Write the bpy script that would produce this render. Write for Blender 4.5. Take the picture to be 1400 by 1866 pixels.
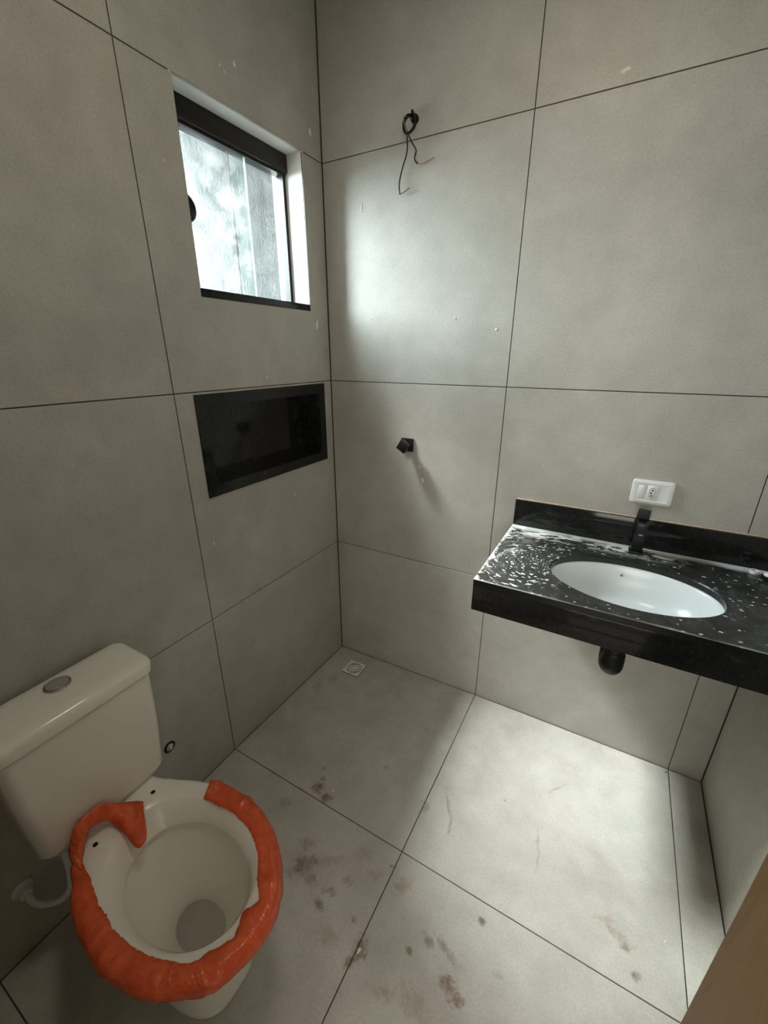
import bpy, bmesh, math, random
from mathutils import Vector, Matrix
random.seed(7)
for o in list(bpy.data.objects): bpy.data.objects.remove(o)
SC = bpy.context.scene
COL = SC.collection

# ------------------------------------------------------------------ camera
cam_d = bpy.data.cameras.new('camera'); cam = bpy.data.objects.new('camera', cam_d); COL.objects.link(cam)
CR, CU, CF = Vector((0.87185007, 0.48977099, 0.00135173)), Vector((-0.17505093, 0.3090313, 0.9348031)), Vector((-0.45742171, 0.81524477, -0.35516383))
CP = Vector((1.17894795, -1.6066066, 1.56023287))
cam.matrix_world = Matrix(((CR.x, CU.x, -CF.x, CP.x), (CR.y, CU.y, -CF.y, CP.y), (CR.z, CU.z, -CF.z, CP.z), (0, 0, 0, 1)))
cam_d.sensor_fit = 'HORIZONTAL'; cam_d.sensor_width = 36.0; cam_d.lens = 757.55 / 1400 * 36.0
cam_d.clip_start = 0.01
SC.camera = cam

# ------------------------------------------------------------------ sky, exposure
SKY_COL, SKY_STR = (0.845, 0.94, 1.0), 46.0
EXPOSURE = 0.34
HALL_POWER, HALL_COL = 47.0, (1.0, 0.945, 0.85)
w = bpy.data.worlds.new('overcast_sky'); SC.world = w; w.use_nodes = True
bg = w.node_tree.nodes['Background']; bg.inputs[0].default_value = (*SKY_COL, 1); bg.inputs[1].default_value = SKY_STR
SUN_STR, SUN_ANGLE, SUN_DIR = 66.0, 25.0, Vector((1.30, 0.025, -2.0))   # hazy sun standing behind the neighbouring wall
sd = bpy.data.lights.new('sun', 'SUN'); sd.energy = SUN_STR; sd.angle = math.radians(SUN_ANGLE); sd.color = (1.0, 0.98, 0.94)
so_l = bpy.data.objects.new('sun', sd); COL.objects.link(so_l); so_l.rotation_euler = SUN_DIR.to_track_quat('-Z', 'Y').to_euler(); so_l.location = (-2, -0.4, 6)
def portal(loc, rot, sx, sy):                     # sampling aid for the sky at the two window openings
    pd = bpy.data.lights.new('window_portal', 'AREA'); pd.shape = 'RECTANGLE'; pd.size = sx; pd.size_y = sy
    pd.cycles.is_portal = True
    po = bpy.data.objects.new('window_portal', pd); COL.objects.link(po); po.location = loc; po.rotation_euler = rot
portal((-0.155, -0.383, 1.985), (0, -math.pi / 2, 0), 0.56, 0.56)
hd = bpy.data.lights.new('hall_fill', 'AREA'); hd.shape = 'RECTANGLE'; hd.size = 2.4; hd.size_y = 1.2; hd.energy = HALL_POWER; hd.color = HALL_COL
hl = bpy.data.objects.new('hall_fill', hd); COL.objects.link(hl); hl.location = (1.15, -3.45, 1.45); hl.rotation_euler = (math.pi / 2, 0, 0)   # area fill added in the unseen hall, behind the camera
CEILING_FILL_POWER = 4.2
cd_ = bpy.data.lights.new('ceiling_fill', 'AREA'); cd_.shape = 'DISK'; cd_.size = 0.28; cd_.energy = CEILING_FILL_POWER; cd_.color = (1.0, 0.89, 0.74)
cl_ = bpy.data.objects.new('ceiling_fill', cd_); COL.objects.link(cl_); cl_.location = (0.85, -0.95, 2.772)  # ceiling fill added above the frame to lift the darker surfaces
SC.view_settings.view_transform = 'Standard'; SC.view_settings.look = 'None'
SC.view_settings.exposure = EXPOSURE; SC.view_settings.gamma = 1.0; SC.view_settings.use_curve_mapping = False
SC.cycles.max_bounces = 12; SC.cycles.diffuse_bounces = 8; SC.cycles.glossy_bounces = 4; SC.cycles.transparent_max_bounces = 12
SC.cycles.caustics_reflective = False; SC.cycles.caustics_refractive = False

# ------------------------------------------------------------------ material helpers
class NT:
    def __init__(s, name):
        s.m = bpy.data.materials.new(name); s.m.use_nodes = True; s.t = s.m.node_tree
        s.b = s.t.nodes['Principled BSDF']; s.out = s.t.nodes['Material Output']
    def n(s, kind, **kw):
        x = s.t.nodes.new(kind)
        for k, v in kw.items():
            if k.startswith('i_'):
                key = k[2:]; x.inputs[int(key) if key.isdigit() else key.replace('_', ' ')].default_value = v
            else: setattr(x, k, v)
        return x
    def l(s, a, b): s.t.links.new(a, b)
    def math(s, op, a, b=None, c=None, clamp=False):
        x = s.n('ShaderNodeMath', operation=op, use_clamp=clamp)
        for i, q in enumerate((a, b, c)):
            if q is None: continue
            if isinstance(q, (int, float)): x.inputs[i].default_value = q
            else: s.l(q, x.inputs[i])
        return x.outputs[0]
    def vmath(s, op, a, b=None, outn=0):
        x = s.n('ShaderNodeVectorMath', operation=op)
        for i, q in enumerate((a, b)):
            if q is None: continue
            if isinstance(q, (tuple, list)): x.inputs[i].default_value = q
            else: s.l(q, x.inputs[i])
        return x.outputs['Value'] if op in ('LENGTH', 'DOT_PRODUCT', 'DISTANCE') else x.outputs[0]
    def pos(s): return s.n('ShaderNodeNewGeometry').outputs['Position']
    def noise(s, scale, vec=None, detail=3, rough=0.55, outn='Fac', dist=0.0):
        x = s.n('ShaderNodeTexNoise'); x.inputs['Scale'].default_value = scale; x.inputs['Detail'].default_value = detail
        x.inputs['Roughness'].default_value = rough; x.inputs['Distortion'].default_value = dist
        if vec is not None: s.l(vec, x.inputs['Vector'])
        return x.outputs[outn]
    def ramp(s, fac, stops):
        x = s.n('ShaderNodeValToRGB'); e = x.color_ramp.elements
        while len(e) < len(stops): e.new(0.5)
        for q, (p, c) in zip(e, stops): q.position = p; q.color = (*c, 1) if len(c) == 3 else c
        s.l(fac, x.inputs[0]); return x.outputs[0]
    def remap(s, v, a, b, c=0.0, d=1.0):
        x = s.n('ShaderNodeMapRange'); x.clamp = True; x.interpolation_type = 'SMOOTHSTEP'
        for i, q in zip((1, 2, 3, 4), (a, b, c, d)): x.inputs[i].default_value = q
        s.l(v, x.inputs[0]); return x.outputs[0]
    def mix(s, f, a, b, mode='MIX'):
        x = s.n('ShaderNodeMix', data_type='RGBA', blend_type=mode)
        for i, q in ((0, f), (6, a), (7, b)):
            if isinstance(q, (int, float)): x.inputs[i].default_value = q
            elif isinstance(q, tuple): x.inputs[i].default_value = (*q, 1)
            else: s.l(q, x.inputs[i])
        return x.outputs[2]
    def bump(s, h, strength=0.2, dist=0.002):
        x = s.n('ShaderNodeBump'); x.inputs['Strength'].default_value = strength; x.inputs['Distance'].default_value = dist
        s.l(h, x.inputs['Height']); s.l(x.outputs[0], s.b.inputs['Normal'])
    def set(s, col=None, rough=None, metal=None, spec=None):
        for k, q in (('Base Color', col), ('Roughness', rough), ('Metallic', metal), ('Specular IOR Level', spec)):
            if q is None: continue
            if isinstance(q, tuple): s.b.inputs[k].default_value = (*q, 1)
            elif isinstance(q, (int, float)): s.b.inputs[k].default_value = q
            else: s.l(q, s.b.inputs[k])

def plain(name, col, rough=0.5, metal=0.0, var=0.12, scale=30, bump=0.0, spec=None):
    t = NT(name); f = t.noise(scale, t.pos(), 3)
    c = t.mix(f, tuple(x * (1 - var) for x in col), tuple(min(1, x * (1 + var)) for x in col))
    t.set(c, rough, metal, spec)
    if bump: t.bump(t.noise(scale * 8, t.pos(), 2), bump, 0.001)
    return t.m

def tile_material(name, dark, light, rough, stains=None):
    t = NT(name); p = t.pos()
    big = t.noise(2.3, p, 5, 0.6, dist=0.3); mid = t.noise(11, p, 4, 0.62); fine = t.noise(160, p, 2, 0.6)
    f = t.math('ADD', t.math('MULTIPLY', big, 0.62), t.math('MULTIPLY', mid, 0.38))
    c = t.ramp(f, [(0.34, dark), (0.52, tuple((a + b) / 2 for a, b in zip(dark, light))), (0.68, light)])
    tint = t.noise(1.7, t.vmath('ADD', p, (3.1, 7.7, 1.3)), 2)
    c = t.mix(t.remap(tint, 0.35, 0.65), c, t.mix(1.0, c, (0.96, 0.985, 0.965), 'MULTIPLY'))
    c = t.mix(0.5, c, t.mix(1.0, c, t.ramp(fine, [(0.3, (0.79, 0.79, 0.79)), (0.7, (1.12, 1.12, 1.12))]), 'MULTIPLY'))
    # pale scuffs printed into the porcelain
    sc = t.remap(t.noise(26, p, 6, 0.75, dist=0.8), 0.63, 0.78)
    c = t.mix(t.math('MULTIPLY', sc, 0.26), c, (0.62, 0.60, 0.56))
    dk = t.remap(t.noise(17, t.vmath('ADD', p, (9.0, 2.0, 5.0)), 6, 0.72, dist=0.6), 0.66, 0.8)
    c = t.mix(t.math('MULTIPLY', dk, 0.28), c, (0.16, 0.13, 0.105))
    r = rough
    if stains:
        nz = t.noise(55, p, 6, 0.7, outn='Color'); nv = t.vmath('SUBTRACT', nz, (0.5, 0.5, 0.5))
        acc = {}
        for (x, y, rx, ry, ang, st, kind) in stains:
            q = t.vmath('SUBTRACT', p, (x, y, 0.0))
            vr = t.n('ShaderNodeVectorRotate', rotation_type='Z_AXIS'); t.l(q, vr.inputs['Vector']); vr.inputs['Angle'].default_value = -ang
            q = t.vmath('MULTIPLY', vr.outputs[0], (1 / rx, 1 / ry, 0.0))
            q = t.vmath('ADD', q, t.vmath('MULTIPLY', nv, (3.0, 3.0, 0.0)))
            m = t.math('MULTIPLY', t.remap(t.vmath('LENGTH', q), 1.25, 0.25), st * 1.05)
            acc[kind] = m if kind not in acc else t.math('MAXIMUM', acc[kind], m)
        cols = {'mud': (0.17, 0.088, 0.040), 'grey': (0.13, 0.115, 0.10), 'tan': (0.28, 0.185, 0.115), 'pale': (0.62, 0.61, 0.58)}
        brk = t.remap(t.noise(42, t.vmath('ADD', p, (1.7, 3.3, 0.0)), 5, 0.7), 0.32, 0.58, 0.35, 1.0)
        for k, m in acc.items(): c = t.mix(t.math('MULTIPLY', m, brk), c, cols[k])
        haze = t.remap(t.noise(6.5, t.vmath('ADD', p, (5.0, 0.4, 0.0)), 5, 0.7, dist=0.5), 0.52, 0.72)
        c = t.mix(t.math('MULTIPLY', haze, 0.22), c, (0.26, 0.20, 0.15))
    t.set(c, t.math('ADD', t.math('MULTIPLY', mid, 0.12), r - 0.06))
    t.bump(t.math('ADD', fine, t.math('MULTIPLY', mid, 0.6)), 0.07, 0.001)
    return t.m

def granite_material(name, soap=False):
    t = NT(name); p = t.pos()
    v = t.n('ShaderNodeTexVoronoi'); v.inputs['Scale'].default_value = 230; t.l(p, v.inputs['Vector'])
    spk = t.remap(v.outputs['Distance'], 0.26, 0.10)
    gate = t.remap(t.noise(75, p, 3, 0.6), 0.52, 0.66)
    spk = t.math('MULTIPLY', spk, gate)
    c = t.mix(t.noise(60, p, 4), (0.0045, 0.0048, 0.0052), (0.016, 0.017, 0.017))
    c = t.mix(t.math('MULTIPLY', spk, 0.55), c, (0.19, 0.20, 0.19))
    rough = 0.16
    if soap:
        # dried polishing slurry: beads in arcs around the bowl end, a dusty film along the edges
        sx = t.n('ShaderNodeSeparateXYZ'); t.l(p, sx.inputs[0]); X, Y = sx.outputs[0], sx.outputs[1]
        cx, cy = 1.03, -0.31
        dx, dy = t.math('SUBTRACT', X, cx), t.math('SUBTRACT', Y, cy)
        wob = t.math('MULTIPLY', t.math('SUBTRACT', t.noise(9, p, 3), 0.5), 0.05)
        r = t.math('ADD', t.math('SQRT', t.math('ADD', t.math('MULTIPLY', dx, dx), t.math('MULTIPLY', dy, dy))), wob)
        a = t.math('ARCTAN2', dy, dx)
        cv = t.n('ShaderNodeCombineXYZ'); t.l(t.math('MULTIPLY', r, 135.0), cv.inputs[0]); t.l(t.math('MULTIPLY', a, 6.0), cv.inputs[1])
        vo = t.n('ShaderNodeTexVoronoi'); vo.inputs['Scale'].default_value = 1.0; t.l(cv.outputs[0], vo.inputs['Vector'])
        vg = t.n('ShaderNodeSeparateColor'); t.l(vo.outputs['Color'], vg.inputs[0])
        size = t.math('ADD', t.math('MULTIPLY', t.math('POWER', vg.outputs[0], 1.3), 0.42), -0.01)
        dots = t.remap(t.math('SUBTRACT', vo.outputs['Distance'], size), 0.06, -0.02)
        left = t.remap(X, 1.13, 1.02)
        dots = t.math('MULTIPLY', dots, left)
        dots = t.math('MULTIPLY', dots, t.remap(t.noise(22, p, 3), 0.26, 0.42))
        # scattered splashes over the rest
        v2 = t.n('ShaderNodeTexVoronoi'); v2.inputs['Scale'].default_value = 70
        warp = t.vmath('ADD', t.vmath('MULTIPLY', p, (0.75, 1.3, 1.0)), t.vmath('MULTIPLY', t.noise(35, p, 3, 0.6, outn='Color'), (0.02, 0.02, 0.0)))
        t.l(warp, v2.inputs['Vector'])
        g2 = t.n('ShaderNodeSeparateColor'); t.l(v2.outputs['Color'], g2.inputs[0])
        sz2 = t.math('MULTIPLY', t.math('POWER', g2.outputs[1], 2.0), 0.30)
        d2 = t.remap(t.math('SUBTRACT', v2.outputs['Distance'], sz2), 0.03, -0.03)
        d2 = t.math('MULTIPLY', d2, t.remap(t.noise(14, t.vmath('ADD', p, (4., 1., 2.)), 3), 0.36, 0.50))
        # big smears near the faucet and the rear edge
        sm = t.remap(t.noise(34, t.vmath('MULTIPLY', p, (0.55, 1.5, 1.0)), 4, 0.6, dist=0.7), 0.47, 0.54)
        sm = t.math('MULTIPLY', sm, t.math('MULTIPLY', t.remap(Y, -0.135, -0.075), t.remap(X, 1.50, 1.30)))
        # dusty film: along the backsplash, the left edge and the front edge
        e1 = t.remap(t.math('ADD', Y, t.math('MULTIPLY', t.noise(12, p, 2), 0.05)), -0.045, -0.005)
        e2 = t.remap(t.math('ADD', X, t.math('MULTIPLY', t.noise(40, t.vmath('MULTIPLY', p, (0.3, 1.0, 1.0)), 3), -0.05)), 0.868, 0.850)
        e3 = t.remap(t.math('ADD', Y, t.math('MULTIPLY', t.noise(14, p, 3), -0.02)), -0.517, -0.530)
        cs = t.n('ShaderNodeCombineXYZ'); t.l(t.math('MULTIPLY', r, 60.0), cs.inputs[0]); t.l(t.math('MULTIPLY', a, 0.9), cs.inputs[1])
        arcs = t.remap(t.noise(1.0, cs.outputs[0], 4, 0.6), 0.50, 0.66)
        arcs = t.math('MULTIPLY', arcs, t.remap(X, 1.02, 0.90))
        arcs = t.math('MULTIPLY', arcs, t.remap(Y, -0.42, -0.12, 0.25, 1.0))
        film = t.math('MULTIPLY', t.remap(t.noise(20, p, 6, 0.75, dist=0.6), 0.25, 0.85), 0.09)
        white = t.math('MAXIMUM', t.math('MAXIMUM', dots, d2), sm)
        white = t.math('MAXIMUM', white, t.math('MULTIPLY', arcs, 0.6))
        white = t.math('MAXIMUM', white, t.math('MULTIPLY', e1, 0.8)); white = t.math('MAXIMUM', white, t.math('MULTIPLY', e2, 0.75))
        white = t.math('MAXIMUM', white, t.math('MULTIPLY', e3, 0.5)); white = t.math('MAXIMUM', white, film, clamp=True)
        nrm = t.n('ShaderNodeNewGeometry').outputs['Normal']; nz = t.n('ShaderNodeSeparateXYZ'); t.l(nrm, nz.inputs[0])
        white = t.math('MULTIPLY', white, t.remap(nz.outputs[2], 0.5, 0.9))
        c = t.mix(white, c, (0.70, 0.70, 0.68))
        rough = t.math('ADD', t.math('MULTIPLY', white, 0.6), 0.24)
    else:
        dust = t.remap(t.noise(16, p, 5, 0.7, dist=0.5), 0.55, 0.82)
        c = t.mix(t.math('MULTIPLY', dust, 0.06), c, (0.35, 0.34, 0.32))
        rough = t.math('ADD', t.math('MULTIPLY', dust, 0.2), 0.10)
        t.set(spec=0.32)
    t.set(c, rough)
    return t.m

STAINS = [  # x, y, rx, ry, angle, strength, kind
    (0.414, -0.752, 0.030, 0.026, 0.4, 0.85, 'mud'), (0.463, -0.772, 0.030, 0.020, 0.2, 0.75, 'mud'), (0.405, -0.712, 0.012, 0.012, 0, .8, 'mud'),
    (0.529, -0.985, 0.055, 0.032, 0.9, 0.7, 'mud'), (0.500, -0.930, 0.030, 0.022, 0.2, 0.5, 'mud'), (0.575, -1.005, 0.030, 0.022, 0.2, 0.45, 'mud'),
    (0.802, -1.066, 0.022, 0.030, 0.3, 0.85, 'mud'), (0.790, -1.104, 0.022, 0.014, 0.9, 0.7, 'mud'),
    (0.746, -0.896, 0.032, 0.020, 0.2, 0.4, 'tan'), (0.690, -0.860, 0.03, 0.02, 0.5, 0.4, 'tan'), (0.838, -0.880, 0.022, 0.040, -0.6, 0.45, 'tan'),
    (0.790, -0.845, 0.014, 0.007, 0.3, 0.8, 'grey'), (1.080, -0.840, 0.016, 0.011, -0.8, 0.85, 'grey'),
    (0.875, -0.575, 0.007, 0.055, 0.55, 0.5, 'grey'), (0.905, -0.640, 0.006, 0.045, 0.15, 0.55, 'grey'), (0.80, -0.62, 0.02, 0.03, 0.2, 0.4, 'grey'),
    (1.186, -0.545, 0.006, 0.045, 0.2, 0.45, 'tan'), (1.195, -0.600, 0.006, 0.035, 0.0, 0.45, 'tan'),
    (1.430, -0.680, 0.045, 0.016, -0.3, 0.5, 'tan'), (1.452, -0.700, 0.020, 0.012, 0.4, 0.6, 'mud'), (1.477, -0.752, 0.014, 0.012, 0, 0.8, 'grey'), (1.40, -0.655, 0.03, 0.012, 0.3, .4, 'tan'),
    (1.041, -1.012, 0.030, 0.022, 0.1, 0.75, 'mud'), (1.072, -1.030, 0.026, 0.016, 0.3, 0.7, 'mud'), (1.01, -0.95, 0.055, 0.012, -0.4, 0.5, 'mud'), (0.963, -0.958, 0.03, 0.014, -0.5, 0.6, 'mud'),
    (0.923, -1.004, 0.012, 0.010, 0, 0.8, 'mud'), (0.902, -1.110, 0.03, 0.018, 0.3, 0.5, 'tan'), (0.98, -1.09, 0.06, 0.03, -0.3, .4, 'tan'),
    (0.647, -1.000, 0.022, 0.014, 0.3, 0.65, 'grey'), (0.638, -1.045, 0.022, 0.013, -0.5, 0.75, 'grey'), (0.68, -0.95, 0.02, 0.015, 0.1, 0.4, 'mud'),
    (0.600, -0.930, 0.05, 0.02, 0.6, 0.4, 'tan'), (0.70, -1.09, 0.04, 0.03, 0.1, 0.4, 'tan'), (0.75, -1.02, 0.012, 0.01, 0, 0.5, 'mud'),
    (1.15, -0.93, 0.02, 0.01, 0.2, 0.35, 'grey'), (0.34, -0.86, 0.03, 0.02, 0.4, 0.35, 'mud'), (0.115, -0.25, 0.03, 0.04, 0.2, 0.3, 'mud'), (0.08, -0.33, 0.03, 0.04, 0.2, 0.3, 'mud'),
    (0.60, -0.55, 0.012, 0.01, 0, .4, 'grey'), (0.38, -0.68, 0.008, 0.008, 0, .6, 'mud'), (0.36, -0.79, 0.012, 0.006, -.4, .5, 'mud'),
    (1.22, -0.30, 0.05, 0.006, 0.9, .35, 'grey'), (1.05, -0.45, 0.006, 0.006, 0, .6, 'grey'), (1.585, -0.02, 0.008, 0.006, .5, .7, 'grey'),
]
M = {}
M['wall_tile'] = tile_material('wall_porcelain', (0.36, 0.343, 0.308), (0.50, 0.478, 0.435), 0.50)
M['floor_tile'] = tile_material('floor_porcelain', (0.395, 0.378, 0.35), (0.585, 0.563, 0.527), 0.46, STAINS)
M['grout'] = plain('grout', (0.060, 0.050, 0.040), 0.9, var=0.3)
M['plaster'] = plain('white_plaster', (0.74, 0.735, 0.70), 0.85, var=0.06, scale=14, bump=0.2)
M['granite'] = granite_material('black_granite')
M['granite_top'] = granite_material('black_granite_slurry', True)
M['black'] = plain('matte_black_metal', (0.008, 0.008, 0.0085), 0.36, 0.0, 0.2, 60, spec=0.35)
M['blackplastic'] = plain('black_plastic', (0.006, 0.006, 0.006), 0.50, 0.0, 0.2, 60, spec=0.25)
M['bronze'] = plain('dark_bronze_aluminium', (0.016, 0.013, 0.011), 0.40, 0.3, 0.15, 40)
M['ceramic'] = plain('white_ceramic', (0.79, 0.77, 0.71), 0.10, var=0.03, scale=6)
M['basin_ceramic'] = plain('basin_ceramic', (0.83, 0.86, 0.87), 0.22, var=0.02, scale=6)
M['whiteplastic'] = plain('white_plastic', (0.74, 0.75, 0.74), 0.30, var=0.03, scale=30)
M['greyplastic'] = plain('grey_plastic', (0.30, 0.30, 0.29), 0.4, var=0.05)
M['chrome'] = plain('satin_chrome', (0.55, 0.54, 0.52), 0.28, 1.0, 0.05)
M['water'] = plain('grey_toned_water', (0.36, 0.345, 0.31), 0.05, var=0.15, scale=8)  # opaque grey tone, darker than the bowl
M['dark'] = plain('near_black', (0.012, 0.010, 0.009), 0.9)  # near black, also stands in for the shade inside holes
M['cream'] = plain('cream_plastic', (0.82, 0.78, 0.71), 0.4, var=0.08)
M['drip'] = plain('white_render_splash', (0.72, 0.70, 0.66), 0.9, var=0.1, scale=200)
M['putty'] = plain('orange_brown_putty', (0.55, 0.43, 0.34), 0.9, var=0.4, scale=60)
M['copper'] = plain('bare_copper', (0.62, 0.52, 0.40), 0.3, 1.0)
M['greywire'] = plain('grey_wire', (0.10, 0.10, 0.105), 0.4)

def film_material():
    t = NT('orange_plastic_film'); p = t.pos()
    f = t.noise(18, p, 5, 0.65, dist=0.6)
    c = t.ramp(f, [(0.3, (0.66, 0.095, 0.03)), (0.55, (0.86, 0.15, 0.05)), (0.8, (0.95, 0.27, 0.11))])
    t.set(c, 0.24); t.bump(t.noise(13, p, 3, 0.5, dist=2.2), 0.55, 0.012)
    tr = t.n('ShaderNodeBsdfTranslucent'); t.l(c, tr.inputs[0])
    mx = t.n('ShaderNodeMixShader'); mx.inputs[0].default_value = 0.25; t.l(t.b.outputs[0], mx.inputs[1]); t.l(tr.outputs[0], mx.inputs[2])
    t.l(mx.outputs[0], t.out.inputs[0]); return t.m
M['film'] = film_material()

def glass_material(name, dusty):
    t = NT(name); p = t.pos()
    tb = t.n('ShaderNodeBsdfTransparent'); tb.inputs[0].default_value = (0.93, 0.965, 0.955, 1)
    gl = t.n('ShaderNodeBsdfGlossy'); gl.inputs['Roughness'].default_value = 0.02
    lw = t.n('ShaderNodeLayerWeight'); lw.inputs['Blend'].default_value = 0.5
    fr = t.math('ADD', t.math('MULTIPLY', t.math('POWER', lw.outputs['Facing'], 5.0), 0.9), 0.03, clamp=True)
    m1 = t.n('ShaderNodeMixShader'); t.l(fr, m1.inputs[0]); t.l(tb.outputs[0], m1.inputs[1]); t.l(gl.outputs[0], m1.inputs[2])
    df = t.n('ShaderNodeBsdfTranslucent'); df.inputs[0].default_value = (0.80, 0.82, 0.82, 1)
    dd = t.n('ShaderNodeBsdfDiffuse'); dd.inputs[0].default_value = (0.30, 0.28, 0.25, 1)
    film = t.math('MULTIPLY', t.remap(t.noise(14, p, 5, 0.7), 0.35, 0.8), 0.030 if dusty else 0.010)
    m2 = t.n('ShaderNodeMixShader'); t.l(film, m2.inputs[0]); t.l(m1.outputs[0], m2.inputs[1]); t.l(df.outputs[0], m2.inputs[2])
    spk = t.remap(t.noise(75, p, 2, 0.5), 0.74, 0.80)
    m3 = t.n('ShaderNodeMixShader'); t.l(t.math('MULTIPLY', spk, 0.5), m3.inputs[0]); t.l(m2.outputs[0], m3.inputs[1]); t.l(dd.outputs[0], m3.inputs[2])
    t.l(m3.outputs[0], t.out.inputs[0]); return t.m
M['glass'] = glass_material('clear_glass', False); M['glass_dusty'] = glass_material('dusty_clear_glass', True)
M['glass_edge'] = plain('glass_edge', (0.55, 0.66, 0.64), 0.25, var=0.05)

def render_plaster():
    t = NT('rough_pale_render'); p = t.pos()
    c = t.mix(t.noise(6, p, 4), (0.47, 0.515, 0.545), (0.57, 0.605, 0.625)); t.set(c, 0.95)
    t.bump(t.noise(38, t.vmath('MULTIPLY', p, (1, 1, 0.7)), 5, 0.7), 1.0, 0.02); return t.m
M['render'] = render_plaster()
M['render_smooth'] = plain('smooth_pale_render', (0.76, 0.785, 0.795), 0.9, var=0.04, scale=5)
M['brick'] = plain('blocker_brick', (0.10, 0.075, 0.06), 0.95, var=0.2, scale=9)  # darkened so the added walls bounce little light
M['floor_out'] = plain('dark_concrete', (0.15, 0.15, 0.14), 0.95, var=0.2, scale=4)  # concrete darkened to cut bounced light in the passage
M['concrete'] = plain('pale_concrete', (0.40, 0.40, 0.385), 0.95, var=0.15, scale=4)

def wood_material():
    t = NT('brown_wood_door'); p = t.pos()
    q = t.vmath('MULTIPLY', p, (5.0, 5.0, 1.1))
    n1 = t.noise(2.2, q, 4, 0.6, dist=1.6); n2 = t.noise(60, t.vmath('MULTIPLY', p, (1, 1, 0.06)), 3)
    c = t.ramp(n1, [(0.3, (0.135, 0.078, 0.030)), (0.5, (0.205, 0.125, 0.055)), (0.7, (0.165, 0.095, 0.038))])
    c = t.mix(0.25, c, t.mix(1.0, c, t.ramp(n2, [(0.3, (0.7, 0.7, 0.7)), (0.7, (1.15, 1.15, 1.15))]), 'MULTIPLY'))
    t.set(c, 0.45); return t.m
M['wood'] = wood_material()

# ------------------------------------------------------------------ mesh helpers
def obj(name, bm, mat, parent=None, smooth=False, angle=None):
    me = bpy.data.meshes.new(name); bmesh.ops.recalc_face_normals(bm, faces=bm.faces) if bm.faces else None
    bm.to_mesh(me); bm.free(); me.materials.append(M[mat] if isinstance(mat, str) else mat)
    o = bpy.data.objects.new(name, me); COL.objects.link(o)
    if smooth:
        me.polygons.foreach_set('use_smooth', [True] * len(me.polygons))
        if angle is not None: me.set_sharp_from_angle(angle=math.radians(angle))
    if parent is not None: o.parent = parent
    return o
def thing(name, label, cat):
    o = bpy.data.objects.new(name, None); COL.objects.link(o); o.empty_display_size = 0.05
    o['label'] = label; o['category'] = cat; return o
def thing_at(name, label, cat, loc):
    o = thing(name, label, cat); o.location = loc; return o
def reparent(root):
    """after building parts in world coordinates: keep them in place under an Empty that stands at the thing's base"""
    for c in [c for c in bpy.data.objects if c.parent is root]: c.matrix_parent_inverse = Matrix.Translation(-root.location)
def tag(o, label, cat, group=None):
    o['label'] = label; o['category'] = cat
    if group: o['group'] = group
    return o
def struct(o, label=None):
    o['kind'] = 'structure'
    if label: o['label'] = label
    return o
def box(bm, x0, x1, y0, y1, z0, z1, bev=0.0, seg=2):
    r = bmesh.ops.create_cube(bm, size=1.0)
    vs = r['verts']
    for v in vs:
        v.co = Vector(((x0 + x1) / 2 + v.co.x * (x1 - x0), (y0 + y1) / 2 + v.co.y * (y1 - y0), (z0 + z1) / 2 + v.co.z * (z1 - z0)))
    if bev > 0:
        es = list({e for v in vs for e in v.link_edges})
        bmesh.ops.bevel(bm, geom=es, offset=bev, segments=seg, affect='EDGES', profile=0.5)
    return vs
def nbox(name, mat, parent, *a, bev=0.0, seg=2):
    bm = bmesh.new(); box(bm, *a, bev=bev, seg=seg); return obj(name, bm, mat, parent, smooth=bev > 0, angle=40)
def loft(bm, rings, cap0=False, cap1=False):
    L = [[bm.verts.new(p) for p in r] for r in rings]; n = len(L[0])
    for a, b in zip(L, L[1:]):
        for i in range(n):
            j = (i + 1) % n; bm.faces.new((a[i], a[j], b[j], b[i]))
    if cap0: bm.faces.new(L[0])
    if cap1: bm.faces.new(L[-1])
    return L
def catmull(pts, n=10):
    pts = [Vector(p) for p in pts]; out = []
    P = [pts[0] * 2 - pts[1]] + pts + [pts[-1] * 2 - pts[-2]]
    for i in range(1, len(P) - 2):
        a, b, c, d = P[i - 1], P[i], P[i + 1], P[i + 2]
        for k in range(n):
            t = k / n
            out.append(0.5 * ((2 * b) + (c - a) * t + (2 * a - 5 * b + 4 * c - d) * t * t + (3 * b - a - 3 * c + d) * t ** 3))
    out.append(pts[-1]); return out
def tube(bm, path, rad, seg=12, caps=True):
    path = [Vector(p) for p in path]; rings = []; up = None
    for i, p in enumerate(path):
        d = (path[min(i + 1, len(path) - 1)] - path[max(i - 1, 0)]).normalized()
        if up is None:
            up = Vector((0, 0, 1)) if abs(d.z) < 0.9 else Vector((1, 0, 0))
        up = (up - d * up.dot(d)).normalized(); s = d.cross(up)
        r = rad(i / (len(path) - 1)) if callable(rad) else rad
        rings.append([p + (up * math.cos(2 * math.pi * k / seg) + s * math.sin(2 * math.pi * k / seg)) * r for k in range(seg)])
    loft(bm, rings, caps, caps)
def lathe(bm, prof, origin, axis='Z', seg=32, cap0=True, cap1=True):
    """prof: (radius, height) pairs along axis"""
    o = Vector(origin); rings = []
    for r, h in prof:
        ring = []
        for k in range(seg):
            c, s = r * math.cos(2 * math.pi * k / seg), r * math.sin(2 * math.pi * k / seg)
            ring.append(o + (Vector((c, s, h)) if axis == 'Z' else Vector((h, c, s)) if axis == 'X' else Vector((c, h, s))))
        rings.append(ring)
    loft(bm, rings, cap0, cap1)
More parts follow.
